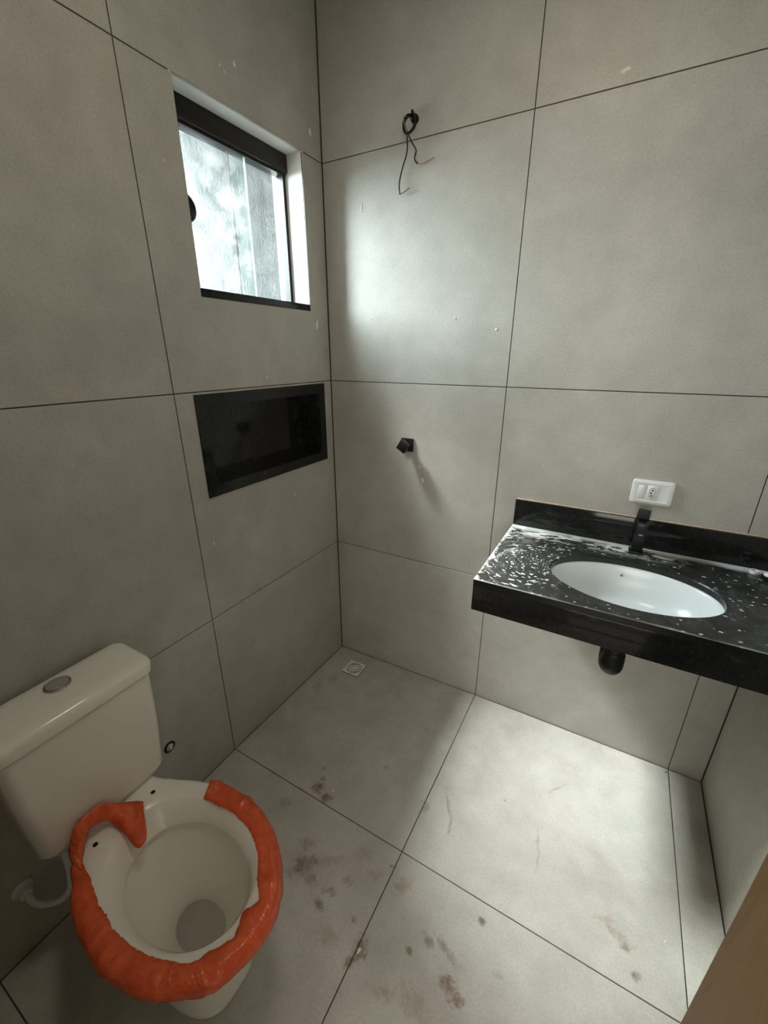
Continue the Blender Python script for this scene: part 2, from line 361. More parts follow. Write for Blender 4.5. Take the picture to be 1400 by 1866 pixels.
def rrect(cx, cy, hx, hy, r, z, n=6):
    out = []
    for sx, sy, a0 in ((1, 1, 0), (-1, 1, 90), (-1, -1, 180), (1, -1, 270)):
        for k in range(n + 1):
            a = math.radians(a0 + 90 * k / n)
            out.append(Vector((cx + sx * (hx - r) + r * math.cos(a), cy + sy * (hy - r) + r * math.sin(a), z)))
    return out

# ------------------------------------------------------------------ the room shell
XR, YF, ZC = 1.703, -1.75, 2.80
H0, H1, H2 = 0.647, 1.447, 2.247
TX = [0.0, 0.793, 1.592, XR]; TY = [0.0, -0.792, -1.592, YF]; TZ = [0.0, H0, H1, H2, ZC]
TH = 0.004; WT = 0.15; GAP = 0.0015
WIN = (-0.643, -0.121, 1.727, 2.249)       # y0 y1 z0 z1
NIC = (-0.727, -0.0545, 1.097, 1.439)
DIP = 0.020
def dip(x, y): return -DIP * max(0, 1 - x / 0.793) * max(0, 1 + y / 0.792)
maps = {'left': lambda u, v, w: (w, u, v), 'back': lambda u, v, w: (u, -w, v), 'right': lambda u, v, w: (XR - w, u, v),
        'front': lambda u, v, w: (u, YF + w, v), 'floor': lambda u, v, w: (u, v, w + dip(u, v))}
def tile(parent, side, u0, u1, v0, v1, hole=None, mat='wall_tile', sub=1):
    f = maps[side]; bm = bmesh.new(); c = 0.0008
    a0, a1, b0, b1 = min(u0, u1) + GAP, max(u0, u1) - GAP, min(v0, v1) + GAP, max(v0, v1) - GAP
    def corner(val, ends): return any(abs(val - q) < 1e-6 for q in ends)
    eu, ev = {'floor': ((0.0, XR), (0.0, YF)), 'back': ((0.0, XR), ()), 'left': ((0.0,), ()), 'right': ((0.0,), ()), 'front': ((), ())}[side]
    xg = 0.0030 if side == 'floor' else 0.0018            # wider grout line where two surfaces meet
    if corner(min(u0, u1), eu): a0 += xg
    if corner(max(u0, u1), eu): a1 -= xg
    if corner(min(v0, v1), ev): b0 += xg
    if corner(max(v0, v1), ev): b1 -= xg
    if hole is None:
        us = [a0 + c + (a1 - a0 - 2 * c) * i / sub for i in range(sub + 1)]; vs = [b0 + c + (b1 - b0 - 2 * c) * i / sub for i in range(sub + 1)]
    else:
        us = [a0 + c, hole[0], hole[1], a1 - c]; vs = [b0 + c, hole[2], min(hole[3], b1 - c - 1e-4), b1 - c]
    G = [[bm.verts.new(f(u, v, 0)) for v in vs] for u in us]
    for i in range(len(us) - 1):
        for j in range(len(vs) - 1):
            if hole and i == 1 and j == 1: continue
            bm.faces.new((G[i][j], G[i + 1][j], G[i + 1][j + 1], G[i][j + 1]))
    # chamfer + side skirt
    loop = [(i, 0) for i in range(len(us))] + [(len(us) - 1, j) for j in range(1, len(vs))] + [(i, len(vs) - 1) for i in range(len(us) - 2, -1, -1)] + [(0, j) for j in range(len(vs) - 2, 0, -1)]
    def out(i, j, wv):
        u = a0 if i == 0 else a1 if i == len(us) - 1 else us[i]; v = b0 if j == 0 else b1 if j == len(vs) - 1 else vs[j]
        return bm.verts.new(f(u, v, wv))
    A = [G[i][j] for i, j in loop]; B = [out(i, j, -c) for i, j in loop]; C_ = [out(i, j, -TH) for i, j in loop]
    for P, Q in ((A, B), (B, C_)):
        for k in range(len(loop)):
            m = (k + 1) % len(loop); bm.faces.new((P[k], P[m], Q[m], Q[k]))
    if hole:
        H = [(1, 1), (2, 1), (2, 2), (1, 2)]; D = [bm.verts.new(f(us[i], vs[j], -TH)) for i, j in H]
        for k in range(4):
            m = (k + 1) % 4; bm.faces.new((G[H[k][0]][H[k][1]], G[H[m][0]][H[m][1]], D[m], D[k]))
    # orient the front face outward
    bmesh.ops.recalc_face_normals(bm, faces=bm.faces)
    bm.normal_update()
    n = Vector(f(0.3, -0.3, 1.0)) - Vector(f(0.3, -0.3, 0.0))
    ff = max(bm.faces, key=lambda q: q.calc_area())
    if ff.normal.dot(n) < 0: bmesh.ops.reverse_faces(bm, faces=bm.faces)
    me = bpy.data.meshes.new('tile'); bm.to_mesh(me); bm.free(); me.materials.append(M[mat])
    o = bpy.data.objects.new('tile', me); COL.objects.link(o); o.parent = parent; return o

# floor
bm = bmesh.new()
N = 12
for i in range(N + 1):
    for j in range(N + 1):
        x, y = -WT + (XR + 2 * WT) * i / N, YF - WT + (-YF + 2 * WT) * j / N
        bm.verts.new((x, y, dip(x if x > 0 else 0, y if y < 0 else 0) - TH * 0.6 if 1 else 0))
bm.verts.ensure_lookup_table()
for i in range(N):
    for j in range(N):
        a = i * (N + 1) + j; bm.faces.new([bm.verts[k] for k in (a, a + N + 1, a + N + 2, a + 1)])
ex = bmesh.ops.extrude_face_region(bm, geom=list(bm.faces))
for g in ex['geom']:
    if isinstance(g, bmesh.types.BMVert): g.co.z = -0.12
floor = struct(obj('floor', bm, 'grout'), 'grey porcelain tiled floor')
DRAIN_C = (0.170, -0.131)
for i in range(3):
    for j in range(3):
        tile(floor, 'floor', TX[i], TX[i + 1], TY[j], TY[j + 1], mat='floor_tile', sub=8)

# left wall with window and niche openings
def wall_core(name, boxes, label):
    bm = bmesh.new()
    for b in boxes: box(bm, *b)
    return struct(obj(name, bm, 'grout'), label)
g = TH * 0.6; e = 0.008
y0, y1, z0, z1 = WIN; ny0, ny1, nz0, nz1 = NIC
zb = -0.12
wall_left = wall_core('wall_left', [
    (-WT, -g, YF - WT, y0 - e, zb, ZC), (-WT, -g, y1 + e, WT, nz1, ZC), (-WT, -g, y0 - e, y1 + e, z1 + e, ZC), (-WT, -g, y0 - e, y1 + e, nz1, z0 - e),
    (-WT, -g, y0 - e, WT, zb, nz0), (-WT, -g, y0 - e, WT, nz0, nz1) if False else (-WT, -g, ny1, WT, nz0, nz1), (-WT, -0.115, y0 - e, ny1, nz0, nz1)],
    'left tiled wall with a square window and a black niche')
# the strip of core left of the niche between ny0 and y0-e is cut open for the recess
bpy.data.objects.remove(wall_left)
wall_left = wall_core('wall_left', [
    (-WT, -g, YF - WT, ny0, zb, ZC), (-WT, -g, ny1, WT, zb, ZC),
    (-WT, -g, ny0, ny1, zb, nz0), (-WT, -0.115, ny0, ny1, nz0, nz1),
    (-WT, -g, ny0, ny1, nz1, z0 - e), (-WT, -g, ny0, ny1, z1 + e, ZC),
    (-WT, -g, ny0, y0 - e, z0 - e, z1 + e), (-WT, -g, y1 + e, ny1, z0 - e, z1 + e)],
    'left tiled wall with a square window and a black niche')
for i in range(3):
    for j in range(4):
        h = None
        if i == 0 and j == 1: h = NIC
        if i == 0 and j == 2: h = WIN
        tile(wall_left, 'left', TY[i], TY[i + 1], TZ[j] if j else zb + 0.09, TZ[j + 1], h)
wall_back = wall_core('wall_back', [(-g, XR + WT, g, WT, zb, ZC)], 'rear tiled wall behind the counter')
for i in range(3):
    for j in range(4): tile(wall_back, 'back', TX[i], TX[i + 1], TZ[j] if j else zb + 0.09, TZ[j + 1])
wall_right = wall_core('wall_right', [(XR + g, XR + WT, YF - WT, g, zb, ZC)], 'right tiled wall at the counter end')
for i in range(3):
    for j in range(4): tile(wall_right, 'right', TY[i], TY[i + 1], TZ[j] if j else zb + 0.09, TZ[j + 1])
DX0, DX1, DH = 0.93, 1.66, 2.12
wall_front = wall_core('wall_front', [(-g, DX0, YF - WT, YF - g, zb, ZC), (DX1, XR + g, YF - WT, YF - g, zb, ZC), (DX0, DX1, YF - WT, YF - g, DH, ZC)], 'tiled wall with the doorway behind the camera')
for u0, u1, vs in ((0, 0.793, TZ), (0.793, DX0, TZ), (DX0, DX1, [DH, H2, ZC]), (DX1, XR, TZ)):
    for a, b in zip(vs, vs[1:]): tile(wall_front, 'front', u0, u1, a, b)
ceil = struct(nbox('ceiling', 'plaster', None, -WT, XR + WT, YF - WT, WT, ZC, ZC + 0.12), 'white plastered ceiling')
bm = bmesh.new(); lathe(bm, [(0.150, 0.0), (0.158, -0.006), (0.158, -0.022), (0.150, -0.026)], (0.85, -0.95, ZC), 'Z', 40); obj('added_lamp_body', bm, 'whiteplastic', ceil, True, 40)  # fixture made for the added ceiling fill, out of view

# the hall beyond the doorway (behind the camera)
HY = YF - WT; HB = HY - 1.6
struct(nbox('floor_hall', 'concrete', None, -0.4, 2.6, HB, HY, -0.12, -0.002))
struct(nbox('ceiling_hall', 'plaster', None, -0.4, 2.6, HB, HY, ZC, ZC + 0.12))
struct(nbox('wall_hall_rear', 'plaster', None, -0.4, 2.6, HB - 0.12, HB, -0.12, ZC))
struct(nbox('wall_hall_left', 'plaster', None, -0.52, -0.4, HB, HY, -0.12, ZC))
struct(nbox('wall_hall_right', 'plaster', None, 2.6, 2.72, HB, HY, -0.12, ZC))
bm = bmesh.new(); box(bm, -0.4, -WT, HY, HY + 0.12, -0.12, ZC); box(bm, XR + WT, 2.6, HY, HY + 0.12, -0.12, ZC)
struct(obj('wall_hall_front', bm, 'plaster'))

# outside the window: neighbouring wall, ground, eave, unseen pieces added to shape the daylight
XW, ZW = 2.0, 3.30
struct(nbox('wall_exterior_near', 'render_smooth', None, -XW - 0.15, -XW, -5.0, 0.25, -0.3, 1.95), 'unseen white boundary wall, kept low to let sky light in')  # height invented so low sky light reaches the window
struct(nbox('blocker_wall_end', 'brick', None, -XW, -WT, -2.85, -2.65, -0.3, 4.6), 'tall dark brick wall added out of view to block sky')  # added blocker, cuts sky light from the near end
struct(nbox('blocker_wall_rear', 'brick', None, -XW, -WT, 4.0, 4.2, -0.3, 3.32), 'dark brick wall added out of view to shade the passage end')  # added blocker, keeps sky off the wall behind the glass
bm = bmesh.new(); box(bm, -XW - 0.25, -XW, 0.25, 7.0, -0.3, ZW)
we = struct(obj('wall_exterior', bm, 'render'), 'pale blue-grey rendered wall seen through the window')
struct(nbox('floor_exterior', 'floor_out', None, -XW, -WT, -5.0, 7.0, -0.3, -0.1), 'concrete side passage')
struct(nbox('trim_1', 'plaster', None, -0.55, -WT, -5.0, 7.0, 3.10, 3.22), 'roof eave above the window')

struct(nbox('blocker_pier', 'concrete', None, -0.36, -WT, -0.95, -0.665, -0.3, 3.10), 'unseen exterior pier added to block light beside the window')  # added blocker, trims the hot spot at the room corner
bm = bmesh.new(); box(bm, -WT, 0.0, WT, 5.0, -0.3, 3.44); box(bm, -WT, 0.0, -5.0, YF - WT, -0.3, 3.44); box(bm, -WT, 0.0, YF - WT, WT, ZC, 3.44)  # last box is an unseen parapet added to block sky over the roof
struct(obj('wall_house', bm, 'floor_out'), 'outer wall of the house along the passage')
struct(nbox('blocker_cover', 'floor_out', None, -XW - 0.25, -WT, -0.02, 7.0, 3.32, 3.44), 'unseen concrete cover added to block sky over the far passage')  # added blocker, hides the sky beyond the window's right side

# ------------------------------------------------------------------ window
win = bpy.data.objects.new('window_1', None); COL.objects.link(win); win['kind'] = 'structure'
win['label'] = 'square sliding window with black header rail in white plaster reveal'; win.empty_display_size = 0.05
ws = 0.020
bm = bmesh.new()                                     # plastered reveal: soffit and both sides
box(bm, -WT, -0.001, y1, y1 + e, z0, z1 + e); box(bm, -WT, -0.001, y0 - e, y0, z0, z1 + e); box(bm, -WT, -0.001, y0, y1, z1, z1 + e)
obj('plaster_reveal', bm, 'plaster', win)
nbox('stone_sill', 'granite', win, -WT, 0.002, y0 - 0.001, y1 + 0.001, z0 - 0.004, z0 + ws, bev=0.002)
nbox('header_rail', 'bronze', win, -0.125, -0.070, y0, y1, 2.191, z1, bev=0.003)
nbox('rail_lip', 'bronze', win, -0.118, -0.080, y0, y1, 2.183, 2.1915)
nbox('side_jamb', 'bronze', win, -0.115, -0.085, y1 - 0.014, y1, z0 + ws, 2.186)
nbox('side_jamb', 'bronze', win, -0.115, -0.085, y0, y0 + 0.014, z0 + ws, 2.186)
nbox('bottom_track', 'bronze', win, -0.118, -0.080, y0, y1, z0 + ws, z0 + ws + 0.008)
zg0, zg1 = z0 + ws + 0.006, 2.187
pa = nbox('glass_pane', 'glass_dusty', win, -0.092, -0.086, y0 + 0.012, -0.322, zg0, zg1); pa['label'] = 'dusty sliding glass pane'
nbox('polished_edge', 'glass_edge', pa, -0.0925, -0.0855, -0.322, -0.3195, zg0, zg1)
pb = nbox('glass_pane', 'glass', win, -0.108, -0.102, -0.378, y1 - 0.010, zg0, zg1); pb['label'] = 'fixed glass pane'
nbox('edge', 'dark', pb, -0.1085, -0.1015, -0.3805, -0.378, zg0, zg1)
bm = bmesh.new(); lathe(bm, [(0.030, -0.086), (0.037, -0.084), (0.040, -0.078), (0.039, -0.071), (0.033, -0.067), (0.030, -0.070), (0.010, -0.074)], (0, -0.600, 1.972), 'X', 40)
obj('pull_knob', bm, 'blackplastic', win, True, 50)

# ------------------------------------------------------------------ niche
ni = thing_at('wall_niche', 'rectangular black granite wall niche below the window', 'niche', (-0.05, (ny0 + ny1) / 2, nz0))
B4 = 0.040; d0 = -0.092
iy0, iy1, iz0, iz1 = ny0 + B4, ny1 - B4, nz0 + B4, nz1 - B4
bm = bmesh.new()
o_ = [(ny0 + .001, nz0 + .001), (ny1 - .001, nz0 + .001), (ny1 - .001, nz1 - .001), (ny0 + .001, nz1 - .001)]; i_ = [(iy0, iz0), (iy1, iz0), (iy1, iz1), (iy0, iz1)]
for k in range(4):
    m = (k + 1) % 4; bm2 = bmesh.new()
    q = [o_[k], o_[m], i_[m], i_[k]]
    F_ = [bm2.verts.new((0.003, a, b)) for a, b in q]; K_ = [bm2.verts.new((-0.017, a, b)) for a, b in q]
    bm2.faces.new(F_); bm2.faces.new(K_[::-1])
    for s in range(4): bm2.faces.new((F_[s], F_[(s + 1) % 4], K_[(s + 1) % 4], K_[s]))
    obj('frame_strip', bm2, 'granite', ni)
bm.free()
nbox('back_panel', 'granite', ni, -0.112, d0, ny0 + .002, ny1 - .002, nz0 + .002, nz1 - .002)
nbox('shelf', 'granite', ni, d0, -0.017, ny0 + .002, ny1 - .002, iz0 - 0.02, iz0)
nbox('top_panel', 'granite', ni, d0, -0.017, ny0 + .002, ny1 - .002, iz1, iz1 + 0.02)
nbox('side_panel', 'granite', ni, d0, -0.017, iy1, iy1 + 0.02, iz0, iz1)
nbox('side_panel', 'granite', ni, d0, -0.017, iy0 - 0.02, iy0, iz0, iz1)
reparent(ni)

# ------------------------------------------------------------------ vanity counter
CT, CB, CX0, CYF = 0.928, 0.822, 0.877, -0.518
ECX, ECY, EA, EB = 1.292, -0.307, 0.226, 0.153
ct = thing_at('vanity_counter', 'black speckled granite vanity counter smeared with white residue', 'counter', (1.29, -0.26, CB))
bm = bmesh.new(); n = 72; th = 0.02
def slab_ring(z):
    """outer rectangle points matched to the ellipse angles"""
    x0, x1, yy0, yy1 = CX0, XR - 0.001, CYF, -0.001; r = []
    for k in range(n):
        a = 2 * math.pi * k / n; dx, dy = math.cos(a) * EA, math.sin(a) * EB
        t = min((x1 - ECX) / dx if dx > 1e-9 else 1e9, (x0 - ECX) / dx if dx < -1e-9 else 1e9, (yy1 - ECY) / dy if dy > 1e-9 else 1e9, (yy0 - ECY) / dy if dy < -1e-9 else 1e9)
        r.append(Vector((ECX + dx * t, ECY + dy * t, z)))
    for cxx, cyy in ((x0, yy0), (x0, yy1), (x1, yy0), (x1, yy1)):
        k = min(range(n), key=lambda q: (r[q].xy - Vector((cxx, cyy))).length); r[k] = Vector((cxx, cyy, z))
    return r
def ell(s, z): return [Vector((ECX + EA * s * math.cos(2 * math.pi * k / n), ECY + EB * s * math.sin(2 * math.pi * k / n), z)) for k in range(n)]
loft(bm, [ell(1.0, CT - th), ell(1.0, CT - 0.003), ell(1.012, CT), slab_ring(CT), slab_ring(CT - th), ell(1.0, CT - th)])
bmesh.ops.remove_doubles(bm, verts=bm.verts, dist=1e-6)
obj('top_slab', bm, 'granite_top', ct)
nbox('front_apron', 'granite', ct, CX0, XR - 0.001, CYF, CYF + 0.02, CB, CT - th, bev=0.0015)
nbox('end_apron', 'granite', ct, CX0, CX0 + 0.02, CYF + 0.02, -0.001, CB, CT - th, bev=0.0015)
bs = nbox('backsplash', 'granite', ct, CX0 + 0.001, XR - 0.001, -0.021, -0.001, CT, CT + 0.104, bev=0.0012)
nbox('putty_line', 'putty', bs, CX0 + 0.002, XR - 0.002, -0.012, -0.001, CT + 0.103, CT + 0.1065, bev=0.001)
reparent(ct)

ba = thing_at('wash_basin', 'white oval undermount ceramic basin in the black counter', 'basin', (ECX, ECY, 0.76))
bm = bmesh.new()
prof = [(1.03, CT - th - 0.0005), (1.01, CT - th - 0.001), (0.985, CT - 0.028), (0.95, CT - 0.05), (0.88, CT - 0.085), (0.76, CT - 0.115), (0.58, CT - 0.134), (0.36, CT - 0.145), (0.12, CT - 0.150)]
rings = [ell(s, z) for s, z in prof] + [ell(0.12, CT - 0.16), ell(0.40, CT - 0.158), ell(0.64, CT - 0.147), ell(0.83, CT - 0.125), ell(0.95, CT - 0.093), ell(1.02, CT - 0.05), ell(1.03, CT - 0.03), ell(1.03, CT - th - 0.0005)]
loft(bm, rings)
bmesh.ops.remove_doubles(bm, verts=bm.verts, dist=1e-6)
obj('bowl', bm, 'basin_ceramic', ba, True, 60)
bm = bmesh.new(); lathe(bm, [(0.029, 0.0), (0.029, 0.004), (0.025, 0.006), (0.010, 0.004)], (ECX, ECY, CT - 0.151), 'Z', 28); obj('drain_ring', bm, 'chrome', ba, True, 40)
bm = bmesh.new(); lathe(bm, [(0.0045, 0.0), (0.0045, 0.004)], (ECX - 0.02, ECY + EB * 0.93, CT - 0.052), 'Y', 16); obj('overflow_hole', bm, 'greyplastic', ba)
reparent(ba)

# faucet
fx, fy = 1.3025, -0.062
fa = thing_at('basin_faucet', 'matte black square basin faucet beside the oval basin', 'faucet', (fx, fy, CT))
nbox('base_plate', 'black', fa, fx - 0.0215, fx + 0.0215, fy - 0.0215, fy + 0.0215, CT, CT + 0.006, bev=0.0012)
nbox('column', 'black', fa, fx - 0.0165, fx + 0.0165, fy - 0.018, fy + 0.018, CT + 0.006, CT + 0.124, bev=0.0015)
bm = bmesh.new(); box(bm, fx - 0.0162, fx + 0.0162, fy - 0.062, fy - 0.014, CT + 0.086, CT + 0.122, bev=0.0015)
sp = obj('spout', bm, 'black', fa, True, 40)
bm = bmesh.new(); lathe(bm, [(0.009, -0.008), (0.009, 0.0)], (fx, fy - 0.046, CT + 0.087), 'Z', 16); obj('aerator', bm, 'chrome', sp)
nbox('cartridge_neck', 'black', fa, fx - 0.011, fx + 0.011, fy - 0.011, fy + 0.011, CT + 0.124, CT + 0.136)
bm = bmesh.new(); box(bm, -0.0185, 0.0185, -0.046, 0.006, -0.005, 0.005, bev=0.0015)
bmesh.ops.rotate(bm, verts=bm.verts, cent=(0, 0, 0), matrix=Matrix.Rotation(math.radians(-7), 3, 'Z') @ Matrix.Rotation(math.radians(16), 3, 'X')); bmesh.ops.translate(bm, verts=bm.verts, vec=(fx + 0.001, fy + 0.012, CT + 0.143))
obj('lever', bm, 'black', fa, True, 40)
reparent(fa)

# drain trap under the basin
tp = thing_at('drain_trap', 'black corrugated drain trap hanging under the counter', 'pipe', (1.29, -0.30, 0.58))
tx, ty = ECX, -0.305
bm = bmesh.new(); lathe(bm, [(0.020, 0.0), (0.020, 0.016), (0.036, 0.018), (0.036, 0.050), (0.030, 0.055), (0.030, 0.060)], (tx, ty, 0.708), 'Z', 28); obj('coupling_nut', bm, 'blackplastic', tp, True, 40)
path = catmull([(tx, ty, 0.715), (tx, ty, 0.665), (tx - 0.002, ty + 0.004, 0.625), (tx - 0.003, ty + 0.050, 0.606), (tx - 0.002, ty + 0.098, 0.630), (tx, ty + 0.112, 0.665), (tx, ty + 0.135, 0.700), (tx, ty + 0.20, 0.712), (tx, -0.006, 0.712)], 22)
bm = bmesh.new(); NP = len(path)
tube(bm, path, lambda s: 0.0275 + (0.0035 * (0.5 + 0.5 * math.cos(s * NP * 2 * math.pi / 6.0)) if (s < 0.10 or s > 0.62) else 0.004 + 0.004 * math.sin(math.pi * (s - .10) / .52)), 24)
obj('corrugated_hose', bm, 'blackplastic', tp, True, 60)
bm = bmesh.new(); lathe(bm, [(0.040, 0.0), (0.040, -0.006), (0.034, -0.010)], (tx, -0.0005, 0.712), 'Y', 28); obj('wall_flange', bm, 'blackplastic', tp, True, 40)
reparent(tp)

# small fittings left on the counter
rc = thing_at('plastic_ring_cap', 'small white plastic ring cap lying at the backsplash', 'cap', (1.622, -0.058, CT))
bm = bmesh.new(); lathe(bm, [(0.0095, 0.002), (0.0095, 0.011), (0.0125, 0.011), (0.0130, 0.009), (0.0130, 0.0015), (0.012, 0.0), (0.0, 0.0)], (1.622, -0.058, CT), 'Z', 28, False, True); obj('ring', bm, 'whiteplastic', rc, True, 40)
bm = bmesh.new(); lathe(bm, [(0.0093, 0.0005), (0.0093, 0.0020)], (1.622, -0.058, CT), 'Z', 24); obj('inner_disc', bm, 'greyplastic', rc)
reparent(rc)
ft = thing_at('hose_fitting', 'black and white plastic fitting in front of the ring cap', 'fitting', (1.645, -0.090, CT))
bm = bmesh.new(); lathe(bm, [(0.016, 0.0), (0.0165, 0.002), (0.0165, 0.012), (0.014, 0.014)], (1.648, -0.090, CT), 'Z', 24); obj('black_nut', bm, 'blackplastic', ft, True, 40)
bm = bmesh.new(); lathe(bm, [(0.0135, 0.014), (0.0135, 0.018), (0.010, 0.022), (0.004, 0.0235)], (1.648, -0.090, CT), 'Z', 24); obj('white_cap', bm, 'whiteplastic', ft, True, 50)
reparent(ft)

# ------------------------------------------------------------------ wall outlet
ou = thing_at('wall_outlet', 'white rectangular wall socket plate above the faucet', 'outlet', (1.314, -0.006, 1.086))
bm = bmesh.new()
def rr_wall(hx, hz, r, d, cx=1.314, cz=1.126): return [Vector((p.x, -d, p.y)) for p in rrect(cx, cz, hx, hz, r, 0, 5)]
loft(bm, [rr_wall(0.0600, 0.0410, 0.008, 0.0005), rr_wall(0.0610, 0.0415, 0.009, 0.006), rr_wall(0.0585, 0.0390, 0.009, 0.010), rr_wall(0.047, 0.031, 0.004, 0.0125), rr_wall(0.044, 0.0285, 0.003, 0.0115)], True, True)
obj('plate', bm, 'whiteplastic', ou, True, 35)
nbox('blank_module', 'whiteplastic', ou, 1.272, 1.292, -0.0135, -0.010, 1.104, 1.148, bev=0.0008)
md = nbox('socket_module', 'whiteplastic', ou, 1.2985, 1.3295, -0.0130, -0.010, 1.101, 1.151, bev=0.0008)
bm = bmesh.new(); hexp = [(0.0, 0.0205), (0.0085, 0.013), (0.0085, -0.013), (0.0, -0.0205), (-0.0085, -0.013), (-0.0085, 0.013)]
for s, d0_, d1_ in ((1.0, 0.0130, 0.0138),):
    A = [(1.314 + a, -d0_, 1.126 + b) for a, b in hexp]; Bq = [(1.314 + a, -d1_, 1.126 + b) for a, b in hexp]
    A2 = [(1.314 + a * .86, -d1_, 1.126 + b * .92) for a, b in hexp]; A3 = [(1.314 + a * .84, -0.0128, 1.126 + b * .9) for a, b in hexp]
    loft(bm, [[Vector(p) for p in r] for r in (A, Bq, A2, A3)], False, True)
so = obj('socket_face', bm, 'greyplastic', md)
for dz, dxx in ((0.0095, 0.0), (0.0, -0.003), (-0.0095, 0.0)):
    bm = bmesh.new(); lathe(bm, [(0.0026, -0.0140), (0.0026, -0.0126)], (1.314 + dxx, 0, 1.126 + dz), 'Y', 14); h = obj('pin_hole_disc', bm, 'dark', md)  # dark disc standing in for the shade of a pin hole
reparent(ou)

# ------------------------------------------------------------------ shower valve
sv = thing_at('shower_valve', 'matte black square shower valve on the rear wall', 'valve', (0.394, -0.02, 1.165))
nbox('flange', 'black', sv, 0.366, 0.424, -0.008, -0.0005, 1.166, 1.222, bev=0.0015)
bm = bmesh.new(); lathe(bm, [(0.013, -0.008), (0.013, -0.026)], (0.395, 0, 1.194), 'Y', 24); obj('stem', bm, 'black', sv, True, 40)
bm = bmesh.new(); box(bm, -0.021, 0.021, -0.030, 0.0, -0.021, 0.021, bev=0.0015)
bmesh.ops.rotate(bm, verts=bm.verts, cent=(0, 0, 0), matrix=Matrix.Rotation(math.radians(32), 3, 'Y')); bmesh.ops.translate(bm, verts=bm.verts, vec=(0.394, -0.024, 1.194))
obj('handle', bm, 'black', sv, True, 40)
reparent(sv)

# ------------------------------------------------------------------ shower wires
sw = thing_at('shower_wires', 'coiled black electric wires hanging from the rear wall', 'wire', (0.392, -0.01, 2.10))
bm = bmesh.new(); lathe(bm, [(0.0125, 0.0), (0.0135, -0.010), (0.0125, -0.014), (0.009, -0.014)], (0.398, -0.0005, 2.300), 'Y', 20); obj('conduit_end', bm, 'blackplastic', sw, True, 40)
def wire(name, pts, r=0.0022, mat='blackplastic', n=10):
    bm = bmesh.new(); tube(bm, catmull(pts, n), r, 8); return obj(name, bm, mat, sw, True)
wire('wire_coil', [(0.398, -0.012, 2.300), (0.393, -0.035, 2.302), (0.378, -0.038, 2.297), (0.368, -0.032, 2.281), (0.370, -0.028, 2.264), (0.384, -0.026, 2.258), (0.402, -0.026, 2.268), (0.410, -0.026, 2.288), (0.402, -0.030, 2.308), (0.396, -0.024, 2.316), (0.399, -0.010, 2.305)], 0.0036)
wire('wire_coil', [(0.399, -0.012, 2.304), (0.384, -0.030, 2.300), (0.374, -0.034, 2.288), (0.374, -0.030, 2.270), (0.386, -0.024, 2.259), (0.404, -0.022, 2.273), (0.407, -0.022, 2.296), (0.396, -0.026, 2.312), (0.394, -0.012, 2.300)], 0.0034)
wire('wire_loop', [(0.396, -0.014, 2.298), (0.382, -0.040, 2.299), (0.375, -0.042, 2.290), (0.378, -0.036, 2.270), (0.381, -0.030, 2.258)], 0.0026, 'greywire')
wire('long_wire', [(0.372, -0.032, 2.270), (0.379, -0.026, 2.252), (0.379, -0.022, 2.218), (0.373, -0.020, 2.197), (0.361, -0.018, 2.172), (0.352, -0.018, 2.145), (0.3475, -0.018, 2.120), (0.351, -0.018, 2.093)])
wire('long_wire_tip', [(0.351, -0.018, 2.093), (0.368, -0.018, 2.098), (0.389, -0.018, 2.106)], 0.0017, 'greywire', 6)
wire('short_wire', [(0.404, -0.026, 2.272), (0.386, -0.026, 2.255), (0.396, -0.022, 2.233), (0.408, -0.020, 2.216), (0.411, -0.018, 2.206), (0.406, -0.018, 2.192), (0.409, -0.018, 2.180), (0.420, -0.018, 2.170)])
wire('stripped_tip', [(0.420, -0.018, 2.170), (0.432, -0.018, 2.1675), (0.455, -0.018, 2.171), (0.480, -0.018, 2.178)], 0.0019, 'copper', 6)
reparent(sw)

# ------------------------------------------------------------------ floor drain
dcx, dcy = DRAIN_C; zd = dip(dcx, dcy)
fd = thing_at('floor_drain', 'square cream plastic drain grate in the shower corner', 'drain', (dcx, dcy, zd))
bm = bmesh.new(); hs = 0.0475; K = 64
radii = [0.005, 0.0095, 0.0180, 0.0235, 0.0410, 0.0430]
def hole_at(ri, k):
    if ri == 1: return (k % 8) < 4
    if ri == 3: return (k % 4) < 2
    return False
C0 = bm.verts.new((dcx, dcy, 0)); RG = []
for r in radii: RG.append([bm.verts.new((dcx + r * math.cos(2 * math.pi * k / K), dcy + r * math.sin(2 * math.pi * k / K), 0)) for k in range(K)])
sq = []
for k in range(K):
    a = 2 * math.pi * k / K; c, s = math.cos(a), math.sin(a); m = hs / max(abs(c), abs(s)); sq.append(bm.verts.new((dcx + c * m, dcy + s * m, 0)))
RG.append(sq)
for k in range(K):
    j = (k + 1) % K; bm.faces.new((C0, RG[0][k], RG[0][j]))
    for ri in range(len(RG) - 1):
        if hole_at(ri, k): continue
        bm.faces.new((RG[ri][k], RG[ri][j], RG[ri + 1][j], RG[ri + 1][k]))
ex = bmesh.ops.extrude_face_region(bm, geom=list(bm.faces))
for v_ in [q for q in ex['geom'] if isinstance(q, bmesh.types.BMVert)]: v_.co.z += 0.003
for v_ in bm.verts: v_.co.z += dip(v_.co.x, v_.co.y) + 0.0026
obj('grate', bm, 'cream', fd)
bm = bmesh.new(); v4 = [bm.verts.new((dcx + a * 0.049, dcy + b * 0.049, dip(dcx + a * .049, dcy + b * .049) + 0.0022)) for a, b in ((-1, -1), (1, -1), (1, 1), (-1, 1))]
v5 = [bm.verts.new(v.co - Vector((0, 0, 0.004))) for v in v4]; bm.faces.new(v4); bm.faces.new(v5[::-1])
for k in range(4): bm.faces.new((v4[k], v4[(k + 1) % 4], v5[(k + 1) % 4], v5[k]))
